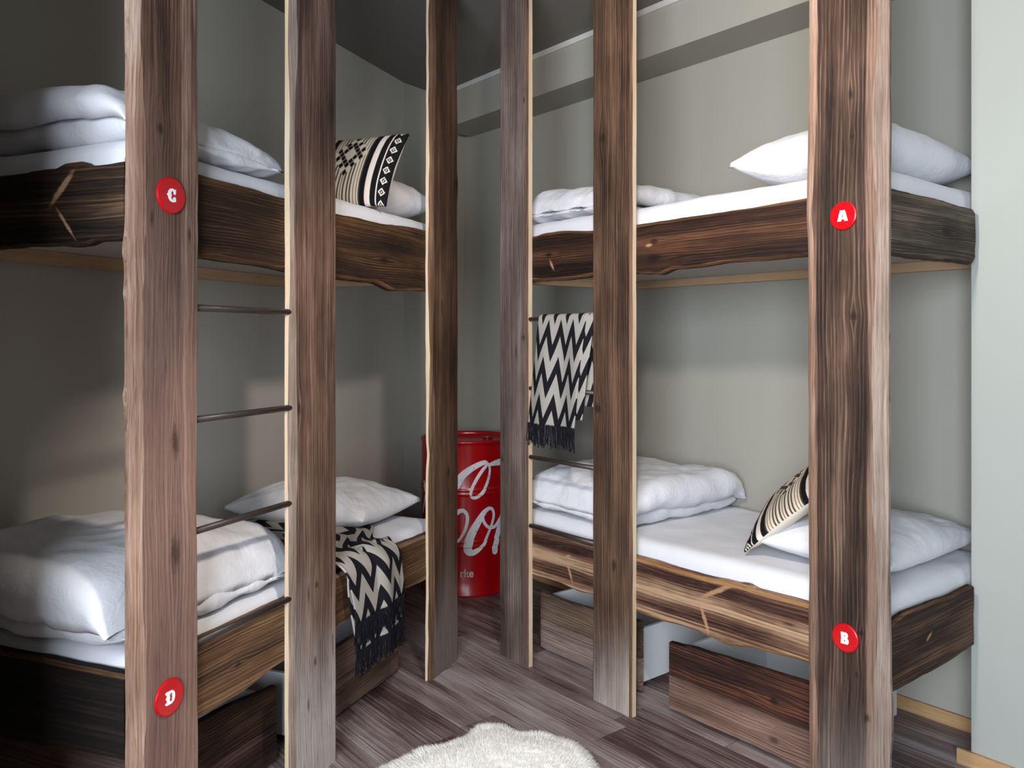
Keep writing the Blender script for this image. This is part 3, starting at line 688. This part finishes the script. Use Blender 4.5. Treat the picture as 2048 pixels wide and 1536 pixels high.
# ---- patterned cushions
def kilim(x, y):
    """x, y in -1..1 ; returns True where the yarn is black, and a tint"""
    ax, ay = abs(x), abs(y)
    if ax > 0.80:                                   # dark end band with small diamonds
        c = (ax - 0.90) / 0.075; k = ((y * 3.5) % 1.0 - 0.5) / 0.40
        d = abs(c) + abs(k)
        if 0.55 < d < 0.9: return 1
        if d < 0.22: return 1
        return 0
    if ax > 0.775: return 1
    if ax > 0.67: return 0
    if ax > 0.555: return 2
    if ax > 0.44: return 0
    # stepped star, set above the middle
    d = ax / 0.41 + abs(y - 0.30) / 0.66
    if d < 1.0:
        e = ax / 0.41 - abs(y - 0.30) / 0.66
        c0 = math.floor(d * 3); c1 = math.floor(e * 3 + 9); fx = (d * 3) % 1; fy = (e * 3) % 1
        if c0 == 0: return 3
        if 0.05 < fx < 0.96 and 0.04 < fy < 0.96 and (c0 == 1 or c1 % 2 == 0): return 0
        return 3
    fr = (ax * 44) % 1.0
    return 4 if fr < 0.42 else 3
KC = {0: (*C(20, 19, 22), 1), 1: (*C(206, 196, 186), 1), 2: (*C(214, 200, 192), 1), 3: (*C(206, 192, 174), 1), 4: (*C(66, 58, 54), 1)}
q = N('kilim_weave'); at = q.n('ShaderNodeAttribute'); at.attribute_name = 'weave'
tc = q.n('ShaderNodeTexCoord'); q.bump(q.noise(tc.outputs['Object'], 420, 2.0), 0.35, 0.001); M['kilim'] = q.out(at.outputs['Color'], 0.95, 0.1)
M['beige'] = plain('beige_cushion_back', C(206, 196, 184), 0.95, 0.1, 60, 0.05, bump=0.3, bscale=400)
def cushion(s, base, ex, ey, en, a, b, T, seed, label):
    """ex, ey in-plane unit axes (u,w,z), en the normal of the patterned face; base = centre of the cushion"""
    n = 150; vs, fs, uv = pillow_mesh(a, b, T, T, seed, n=n, wr=0.004, clip=False, pinch=0.06)
    ex, ey, en = Vector(ex), Vector(ey), Vector(en)
    out = []
    for x, y, z in vs:
        p = ex * x + ey * y + en * (z - T); out.append((SX(s) * p.x, p.y, p.z))
    me = pydata('cushion', out, fs, recalc=True)
    o = link('patterned_cushion', me, [M['kilim'], M['beige']], None, True)
    nf = n * n
    for i, p in enumerate(me.polygons): p.material_index = 0 if i < nf else 1
    ca = me.color_attributes.new('weave', 'FLOAT_COLOR', 'POINT')
    for i, (a_, b_) in enumerate(uv): ca.data[i].color = KC[kilim(2 * a_ - 1, 2 * b_ - 1)]
    soft_root(o, s, *base)
    return tag(o, label, 'cushion', 'black and beige woven cushions')
def frame_from(x, y):
    x = Vector(x).normalized(); y = Vector(y); y = (y - x * y.dot(x)).normalized(); return x, y
# on the upper left bunk: leaning back against the pillow, facing the foot end.  image right = toward the aisle (-w)
ex, ey = frame_from((0.02, -1, 0), (0.5, 0.10, 0.86)); en = ey.cross(ex) if False else Vector(ex).cross(ey)
if en.x > 0: en = -en
cushion('L', (1.44, 0.245, 2.162 + 0.175), ex, ey, en, 0.225, 0.205, 0.055, 5, 'black and beige patterned cushion propped up on the upper left bunk')
ex, ey = frame_from((0.75, -0.12, -0.66), (0, 0.85, 0.5)); en = Vector(ex).cross(ey)
if en.z < 0: en = -en
cushion('R', (0.565, 0.385, 0.965), ex, ey, en, 0.225, 0.215, 0.05, 6, 'striped black and white cushion leaning on the lower right pillow')

# ---- chevron throws
q = N('chevron_weave'); um = q.n('ShaderNodeUVMap'); um.uv_map = 'weave'
sp = q.n('ShaderNodeSeparateXYZ'); q.l(um.outputs[0], sp.inputs[0])
tc = q.n('ShaderNodeTexCoord')
wob = q.noise(um.outputs[0], 160.0, 2.0)
tri = q.math('PINGPONG', sp.outputs[0], 0.5)
v = q.math('ADD', q.math('ADD', sp.outputs[1], q.math('MULTIPLY', tri, 1.38)), q.math('MULTIPLY', wob, 0.05))
fr = q.math('FRACT', v)
blk = q.math('LESS_THAN', fr, 0.46)
fib = q.noise(um.outputs[0], 420.0, 2.0)
lt = q.mix(fib, C(138, 133, 128), C(182, 176, 170)); dk = q.mix(fib, C(14, 14, 18), C(34, 34, 40))
q.bump(fib, 0.5, 0.0015); M['chevron'] = q.out(q.mix(blk, lt, dk), 0.95, 0.1)

def sheet_grid(name, f, nu, nv, parent, mat, uvf, thick=0.006):
    vs = []; fs = []; uvs = []
    for j in range(nv + 1):
        for i in range(nu + 1):
            p = f(i / nu, j / nv); vs.append(p); uvs.append(uvf(i / nu, j / nv))
    for j in range(nv):
        for i in range(nu):
            a = j * (nu + 1) + i; fs.append((a, a + 1, a + nu + 2, a + nu + 1))
    me = bpy.data.meshes.new(name); me.from_pydata(vs, [], fs); me.update()
    ul = me.uv_layers.new(name='weave')
    for lp in me.loops: ul.data[lp.index].uv = uvs[lp.vertex_index]
    o = link(name, me, mat, parent, True)
    so = o.modifiers.new('thickness', 'SOLIDIFY'); so.thickness = thick; so.offset = 0
    return o
def fringe(name, parent, ends, length, seed, s, spread=0.006, down=Vector((0, 0, -1))):
    rnd = random.Random(seed); bm = bmesh.new()
    for p in ends:
        p = Vector(p); L = length * rnd.uniform(.8, 1.08); r = rnd.uniform(.0019, .0027)
        ring = None; off = Vector((0, 0, 0)); dr = Vector((rnd.uniform(-1, 1), rnd.uniform(-1, 1), 0)) * spread
        for k in range(6):
            t = k / 5; c = p + down * (L * t) + dr * t + Vector((rnd.uniform(-1, 1), rnd.uniform(-1, 1), 0)) * (.0022 * (k > 0))
            rr = r * (1.5 if k == 1 else (1.25 if k == 5 else 1))
            nr = [bm.verts.new(c + Vector((math.cos(a) * rr, math.sin(a) * rr, 0))) for a in (0, 1.57, 3.14, 4.71)]
            if ring:
                for i in range(4): bm.faces.new((ring[i], ring[(i + 1) % 4], nr[(i + 1) % 4], nr[i]))
            ring = nr
    o = link(name, mesh_of(bm, name), M['black_yarn'], parent, False); tag(o, None, kind='stuff'); return o

# throw hanging over the top rung of the right ladder
TR_ = empty('woven_throw', 'R', 1.53, 0.017, 1.69); tag(TR_, 'black and grey chevron throw hanging over the top rung of the right ladder', 'throw', 'chevron throws')
def hang_front(a, t, du=0.0, zl=0.50, shift=0.085, side=-1, bulge=0.010):
    # a: 0..1 across (left to right in u descending), t: 0 at the rung top .. 1 at the hem
    ulen = 0.325
    r = 0.018
    arc = math.pi / 2 * r
    tot = arc + zl; d = t * tot
    if d < arc:
        an = d / r; w = side * r * math.sin(an); z = r * math.cos(an)
    else:
        w = side * r; z = -(d - arc)
    uu = (0.165 - a * ulen) + shift * max(0, -z) / zl * 1.0 * (1.0 - .25 * a) + du
    w += side * (bulge * math.sin(a * 9 + z * 3) * min(1, max(0, -z) * 6) + 0.012 * max(0, -z))
    return (SX('R') * uu, w, z)
sheet_grid('cloth', lambda a, t: hang_front(a, t), 60, 80, TR_, M['chevron'], lambda a, t: (a * 3.9 + .05, -t * 3.05 + .62), 0.008)
sheet_grid('cloth', lambda a, t: hang_front(a, t, du=-.032, zl=0.40, shift=-.03, side=1), 60, 60, TR_, M['chevron'], lambda a, t: (a * 3.9 + .2, t * 2.4 + .5), 0.008)
# folded second thickness showing at the aisle-side edge
sheet_grid('cloth', lambda a, t: (lambda p: (p[0] + SX('R') * (-0.02 - .012 * a), p[1] + 0.004 + .006 * a, p[2]))(hang_front(0.93 + .10 * a, t, zl=0.46)), 10, 60, TR_, M['chevron'], lambda a, t: (a * .5 + .35, -t * 2.8 + .4), 0.006)
rnd = random.Random(3)
ends = []
for k in range(95):
    a = k / 94; p = hang_front(a, 1.0); ends.append((p[0], p[1] + rnd.uniform(-.007, .004), p[2] + .003))
fringe('fringe', TR_, ends, 0.105, 4, 'R')

# throw lying across the lower left bunk and hanging down over its rail
TL_ = empty('woven_throw', 'L', 1.23, 0.0, 0.712); tag(TL_, 'black and grey chevron throw draped over the edge of the lower left bunk', 'throw', 'chevron throws')
def drape(a, t, layer=0):
    # a across (0 = toward the foot, 1 = toward the head); t: 0 near the wall .. 1 hem
    top = 0.74; drop = (0.175 + .02 * (1 - a)) if layer == 0 else (0.285 + .03 * (1 - a))
    r = 0.05; arc = r * math.pi / 2; tot = top + arc + drop; d = t * tot
    base = 0.012 + layer * -0.004
    if d < top:
        w = 0.80 - d; z = base; k = d / top
    elif d < top + arc:
        an = (d - top) / r; w = 0.06 - r * math.sin(an); z = base - r * (1 - math.cos(an)); k = 1
    else:
        w = 0.06 - r; z = base - r - (d - top - arc); k = 1
    wl = -0.02 if layer == 0 else -0.012
    w += (wl) * (1 if d > top else 0) * min(1, max(0, (d - top)) / arc)
    # runs slightly askew and gathers toward the aisle
    u_lo = interp([(0, 0.02), (0.55, -.10), (.72, -.235), (1, -.165)], t); u_hi = interp([(0, .46), (.55, .36), (.72, .155), (.85, .19), (1, .215)], t)
    u = u_lo + (u_hi - u_lo) * a + (0.015 if layer else 0)
    fold = 0.018 * math.sin(a * 7.5 + 1.0 + t * 2) * (0.35 + .65 * k) + .006 * math.sin(a * 17 + t * 5)
    if d < top: z += abs(fold) * .9 + .006
    else:
        z += (abs(fold) * .9 + .006) * max(0, 1 - (d - top) / arc); w -= max(0, fold) * min(1, (d - top) / arc) + .004
    return (u, w, z)
sheet_grid('cloth', lambda a, t: drape(a, t), 70, 130, TL_, M['chevron'], lambda a, t: (a * 3.6 + .2, -t * 6.6 + .35), 0.007)
sheet_grid('cloth', lambda a, t: drape(a, .66 + .34 * t, 1), 70, 50, TL_, M['chevron'], lambda a, t: (a * 3.6 + .2, -t * 2.3), 0.006)
ends = []; ends2 = []
for k in range(110):
    p = drape(k / 109, 1.0); ends.append((p[0], p[1], p[2] + .003)); p = drape(k / 109, 1.0, 1); ends2.append((p[0], p[1] - .002, p[2] + .003))
fringe('fringe', TL_, ends, 0.095, 8, 'L'); fringe('fringe', TL_, ends2, 0.10, 9, 'L')

# ================================================================== DRAWERS UNDER THE BEDS
def drawer(s, u0, u1, wf, tones, label, seed, ends=((0, 0), (0, 0)), tops=None, depth=0.66, ub=None, side_mat=None):
    """rolling drawer: two reclaimed boards as front, white laminate box behind"""
    D = empty('under_bed_drawer', s, (u0 + u1) / 2, wf, 0); cu = (u0 + u1) / 2
    tag(D, label, 'drawer', 'rolling drawers under the bunks')
    hz_ = 0.148
    for k, (z0, z1) in enumerate(((0.012, 0.158), (0.160, 0.305))):
        a, b = u0 - cu - ends[k][0], u1 - cu + ends[k][1]
        m = wood('drawer_board', (0, 2, 1), *tones[k], seed + k * 1.7, 36, 0.6, knots=[((a + .18) * SX(s), z0 + .06, .03, .018)])
        top = tops if (k == 1 and tops) else [(a, z1), (b, z1)]
        rail('front_board', s, a, b, top, [(a, z0), (b, z0)], 0.0, 0.024, D, m, seed=seed + k, wane=.004, n=50, faceamp=.0015)
    x0, x1 = (u0 - cu + .03, u1 - cu - .005) if not ub else (ub[0] - cu, ub[1] - cu)
    t = .016; zz0, zz1 = .03, .275
    def bx(n, a, b, c, d, e, f): 
        p, q_ = sorted((SX(s) * a, SX(s) * b)); return box(n, p, q_, c, d, e, f, M['box_white'], D, .001)
    if side_mat:
        for e0, e1 in ((zz0, .168), (.171, .30)): bx('side_board', x0, x0 + t, .025, depth, e0, e1).data.materials[0] = side_mat
    else: bx('box_side', x0, x0 + t, .025, depth, zz0, zz1)
    bx('box_side', x1 - t, x1, .025, depth, zz0, zz1)
    bx('box_back', x0 + t, x1 - t, depth - t, depth, zz0, zz1); bx('box_base', x0 + t, x1 - t, .025, depth - t, zz0, zz0 + .012)
    for ca in (x0 + .06, x1 - .06):
        for cb in (.10, depth - .08):
            bm = bmesh.new(); tube_bm(bm, (SX(s) * ca - .01, cb, .015), (SX(s) * ca + .01, cb, .015), .0149, 16); link('castor', mesh_of(bm), M['metal'], D, True)
    return D
tA = (C(72, 54, 44), C(118, 94, 78), C(160, 134, 114)); tB = (C(96, 78, 70), C(146, 124, 114), C(186, 166, 154))
tC = (C(26, 14, 12), C(62, 38, 32), C(140, 84, 56)); tD = (C(80, 58, 48), C(128, 98, 86), C(166, 138, 126))
tE = (C(28, 18, 14), C(64, 44, 32), C(112, 82, 58)); tF = (C(26, 17, 16), C(58, 40, 36), C(104, 78, 68))
drawer('R', 1.235, 1.918, .20, (tB, tA), 'weathered two-board drawer under the right ladder', 41, tops=[(-.34, .325), (-.1, .305), (.2, .295), (.34, .302)])
drawer('R', 0.345, 1.04, .172, (tD, tC), 'two-board drawer under the lower right bunk, nearest disc B', 43, tops=[(-.35, .335), (0, .322), (.2, .312), (.30, .300), (.35, .297)], ub=(.375, 1.01))
drawer('L', 0.27, 0.845, .19, (tF, tE), 'dark two-board drawer under the lower left bunk, nearest disc D', 45, tops=[(-.29, .33), (.0, .325), (.29, .298)], ub=(.22, .82), side_mat=wood('drawer_side_board', (1, 2, 0), C(60, 46, 44), C(104, 84, 80), C(134, 116, 112), 3.3, 30, .4))
drawer('L', 0.96, 1.745, .19, (tA, tD), 'dark two-board drawer beneath the draped throw', 47, ends=((0, 0), (.0, 0)), tops=[(-.4, .30), (.4, .31)])

# ================================================================== RED DRUM
DC = Vector((-0.36, 5.36, 0)); DR = 0.305
DRUM = empty('steel_drum', loc=DC, rz=0); tag(DRUM, 'red steel drum with white script lettering in the corner between the bunks', 'drum')
seg = 96
prof = [(0.0, .015), (DR - .015, .015), (DR - .012, 0), (DR, 0), (DR, .012), (DR - .006, .02)]
def hoop(z): return [(DR - .006, z - .03), (DR - .004, z - .02), (DR + .001, z - .014), (DR - .004, z - .005), (DR - .005, z), (DR - .004, z + .005), (DR + .001, z + .014), (DR - .004, z + .02), (DR - .006, z + .03)]
prof += [(DR - .006, .15)] + hoop(.325) + [(DR - .006, .5)] + hoop(.645) + [(DR - .006, .8), (DR - .006, .925), (DR - .004, .94), (DR, .946), (DR + .001, .953), (DR - .002, .96), (DR - .010, .959), (DR - .012, .945), (DR - .014, .93), (0, .93)]
bm = bmesh.new(); rings = []
for r, z in prof: rings.append([bm.verts.new((r * math.cos(2 * math.pi * i / seg), r * math.sin(2 * math.pi * i / seg), z)) for i in range(seg)] if r > 0 else [bm.verts.new((0, 0, z))])
for a, b in zip(rings, rings[1:]):
    for i in range(seg):
        j = (i + 1) % seg
        if len(a) == 1: bm.faces.new((a[0], b[j], b[i]))
        elif len(b) == 1: bm.faces.new((a[i], a[j], b[0]))
        else: bm.faces.new((a[i], a[j], b[j], b[i]))
link('drum_body', mesh_of(bm, 'drum_body'), M['drum_red'], DRUM, True)
bm = bmesh.new(); tube_bm(bm, (.12, .1, .93), (.12, .1, .945), .03, 24); link('bung', mesh_of(bm), M['drum_red'], DRUM)
q = N('worn_white_print'); tc = q.n('ShaderNodeTexCoord'); n_ = q.noise(tc.outputs['Object'], 70, 4.0, .7)
M['print'] = q.out(q.mix(q.smooth(n_, .60, .68), C(206, 206, 210), C(110, 30, 34)), 0.5, .3)
def drum_pt(th, z, off=0.0012):
    rr = DR - .006 + off
    for h in (.325, .645):
        if abs(z - h) < .02: rr = DR + off + .001
    a = R_(th); return Vector((rr * math.sin(a), -rr * math.cos(a), z))
STROKES = [
[(-10.2, .689, .0534), (-3.0, .747, .0457), (7.0, .789, .0381), (17.2, .817, .0321), (24.7, .827, .0268), (29.5, .812, .0192), (36.2, .817, .0293), (45.6, .821, .0404), (59.6, .816, .0392)],
[(29.5, .81, .0123), (30.8, .782, .0154), (29.2, .729, .0169), (24.7, .67, .0199), (18.7, .63, .0229), (11.3, .611, .0198), (7.3, .629, .0153), (8.5, .667, .0191), (14.2, .726, .0214), (21.7, .782, .0214), (28.2, .814, .0169)],
[(-9.5, .518, .029), (-5.9, .531, .0274), (-1.5, .534, .0229), (2.5, .511, .0213), (3.2, .473, .0213), (.6, .416, .0191), (-4.1, .37, .0168), (-8.0, .343, .0153)],
[(29.5, .541, .023), (23.2, .517, .0322), (15.7, .459, .0443), (8.5, .392, .0519), (4.5, .332, .0549), (4.2, .286, .0503), (9.9, .274, .0366), (17.2, .294, .029), (23.2, .326, .0214), (27.9, .377, .0169), (33.1, .435, .0169), (36.2, .494, .0185), (34.1, .533, .0185), (29.2, .541, .0215)],
[(21.4, .503, .0138), (23.5, .456, .0184), (29.5, .423, .0192), (38.0, .424, .0216), (45.6, .464, .0248), (53.2, .504, .0265)],
[(48.7, .485, .0311), (44.0, .403, .0403), (40.1, .345, .0387), (38.0, .3, .0432), (38.0, .268, .0401)],
[(-63.1, .684, .0189), (-57.5, .641, .0219), (-60.7, .576, .022), (-68.0, .49, .019)],
[(-48.0, .68, .0202), (-56.5, .646, .0204)],
[(-49.0, .531, .0124), (-54.6, .476, .0125)]]
def catmull(P, sub=8):
    out = []
    for i in range(len(P) - 1):
        p0 = P[max(0, i - 1)]; p1 = P[i]; p2 = P[i + 1]; p3 = P[min(len(P) - 1, i + 2)]
        for k in range(sub):
            t = k / sub
            out.append(tuple(0.5 * (2 * b + (c - a) * t + (2 * a - 5 * b + 4 * c - d) * t * t + (3 * b - a - 3 * c + d) * t ** 3) for a, b, c, d in zip(p0, p1, p2, p3)))
    out.append(P[-1]); return out
bm = bmesh.new(); kk = DR * math.pi / 180
for si, st in enumerate(STROKES):
    P = catmull(st); prev = None; off = .0010 + .0002 * si
    def addv(x, z): return bm.verts.new(drum_pt(x / kk, z, off))
    for i, (th, z, wd) in enumerate(P):
        a = P[max(0, i - 1)]; b = P[min(len(P) - 1, i + 1)]
        d = Vector(((b[0] - a[0]) * kk, b[1] - a[1])); d.normalize(); nn = Vector((-d.y, d.x)); x = th * kk
        row = [addv(x + nn.x * wd * f, z + nn.y * wd * f) for f in (-.5, -.17, .17, .5)]
        if prev:
            for k in range(3): bm.faces.new((prev[k], prev[k + 1], row[k + 1], row[k]))
        prev = row
    for e, sg in ((0, -1), (-1, 1)):          # rounded stroke ends
        th, z, wd = P[e]; x = th * kk
        c = [addv(x + wd / 2 * math.cos(2 * math.pi * i / 14), z + wd / 2 * math.sin(2 * math.pi * i / 14)) for i in range(14)]
        m0 = addv(x, z)
        for i in range(14): bm.faces.new((m0, c[i], c[(i + 1) % 14]))
o = link('script_lettering', mesh_of(bm, 'script'), M['print'], DRUM); o['label'] = 'worn white flowing script printed on the drum'
# small block lettering below the script
cu = bpy.data.curves.new('txt', 'FONT'); cu.body = 'rke'; cu.size = .068; cu.offset = .0014; cu.space_character = 1.0
tob = bpy.data.objects.new('txt', cu); COL.objects.link(tob); dg = bpy.context.evaluated_depsgraph_get(); dg.update()
me = bpy.data.meshes.new_from_object(tob.evaluated_get(dg)); bpy.data.objects.remove(tob)
bm = bmesh.new(); bm.from_mesh(me); bmesh.ops.triangulate(bm, faces=bm.faces)
mx = max(v.co.x for v in bm.verts)
for v in bm.verts:
    th = -5.5 + v.co.x / mx * 16.0; v.co = drum_pt(th, .125 + v.co.y, .0012)
o = link('block_lettering', mesh_of(bm, 'rke'), plain('grey_print', C(196, 176, 176), .6, .3, 80, .1), DRUM); o['label'] = 'small pale letters rke below the script'

# ================================================================== SHEEPSKIN
edge_pts = [(-.176, 3.33), (-.094, 3.35), (-.02, 3.285), (.108, 3.265), (.205, 3.18), (.25, 3.05), (.262, 2.92), (.20, 2.78), (.235, 2.62), (.20, 2.46), (.05, 2.40), (-.15, 2.36), (-.33, 2.40), (-.52, 2.44), (-.62, 2.60), (-.60, 2.80), (-.535, 2.97), (-.41, 3.13), (-.30, 3.18), (-.232, 3.235)]
pc = [Vector(p) for p in edge_pts]; cen = sum(pc, Vector((0, 0))) / len(pc)
out = catmull([tuple(p) for p in pc] + [tuple(pc[0])], 14)[:-1]
RUG = empty('sheepskin_rug', loc=(cen.x, cen.y, 0), rz=0); tag(RUG, 'fluffy white sheepskin rug on the plank floor', 'rug')
vs = []; fs = []; nr = 90; K = len(out)
def rug_h(f): return 0.036 * (1 - f ** 5) + 0.004
M['hide'] = plain('white_fleece', C(252, 251, 248), 0.95, 0.0, 40, 0.02, bump=0.5, bscale=300)
for j in range(nr + 1):
    f = j / nr
    for p in out:
        d = Vector(p) - cen; tf = .005 * nz(d.x * f * 9, d.y * f * 9, 0) + .005 * nz(d.x * f * 38, d.y * f * 38, 3) + .003 * nz(d.x * f * 90, d.y * f * 90, 5); vs.append((d.x * f, d.y * f, max(.003, rug_h(f) + tf * min(1, (1 - f) * 12))))
for j in range(nr):
    for i in range(K): fs.append((j * K + i, j * K + (i + 1) % K, (j + 1) * K + (i + 1) % K, (j + 1) * K + i))
for p in out: d = Vector(p) - cen; vs.append((d.x, d.y, 0.0005))
b0 = (nr + 1) * K
for i in range(K): fs.append((nr * K + i, nr * K + (i + 1) % K, b0 + (i + 1) % K, b0 + i))
fs.append(tuple(b0 + i for i in range(K)))
link('hide', pydata('hide', vs, fs), M['hide'], RUG, True)
rnd = random.Random(9); fv = []; ff = []
for k in range(40000):
    i = rnd.randrange(K); f = math.sqrt(rnd.random()) if k < 14000 else rnd.uniform(.90, 1.0)
    a = Vector(out[i]) - cen; b = Vector(out[(i + 1) % K]) - cen; d = (a + (b - a) * rnd.random()) * f
    z = rug_h(f)
    cl = Vector((nz(d.x * 14, d.y * 14, 1), nz(d.x * 14, d.y * 14, 7), 0))
    dirv = d.normalized().to_3d() * (.25 + .9 * f ** 3) + cl * .9 + Vector((rnd.uniform(-.35, .35), rnd.uniform(-.35, .35), 0))
    dirv.z = 1.1 - .55 * f ** 3; dirv.normalize()
    L = rnd.uniform(.016, .03) if f < .88 else rnd.uniform(.026, .045); sdv = Vector((-dirv.y, dirv.x, 0)); sdv = sdv.normalized() if sdv.length > 1e-4 else Vector((1, 0, 0))
    ra = rnd.random() * 6.28; sdv = (sdv * math.cos(ra) + dirv.cross(sdv) * math.sin(ra)) * .0010
    p = Vector((d.x, d.y, z - .004)); m_ = p + dirv * L * .55 + Vector((0, 0, .002)); e = p + dirv * L - Vector((0, 0, .006 * f)); e.z = max(e.z, .003)
    n0 = len(fv); fv += [tuple(p - sdv), tuple(p + sdv), tuple(m_ + sdv * .8), tuple(m_ - sdv * .8), tuple(e)]
    ff += [(n0, n0 + 1, n0 + 2, n0 + 3), (n0 + 3, n0 + 2, n0 + 4)]
me = bpy.data.meshes.new('wool'); me.from_pydata(fv, [], ff); me.update()
for p in me.polygons: p.use_smooth = True
tag(link('wool', me, M['fur'], RUG), None, kind='stuff')
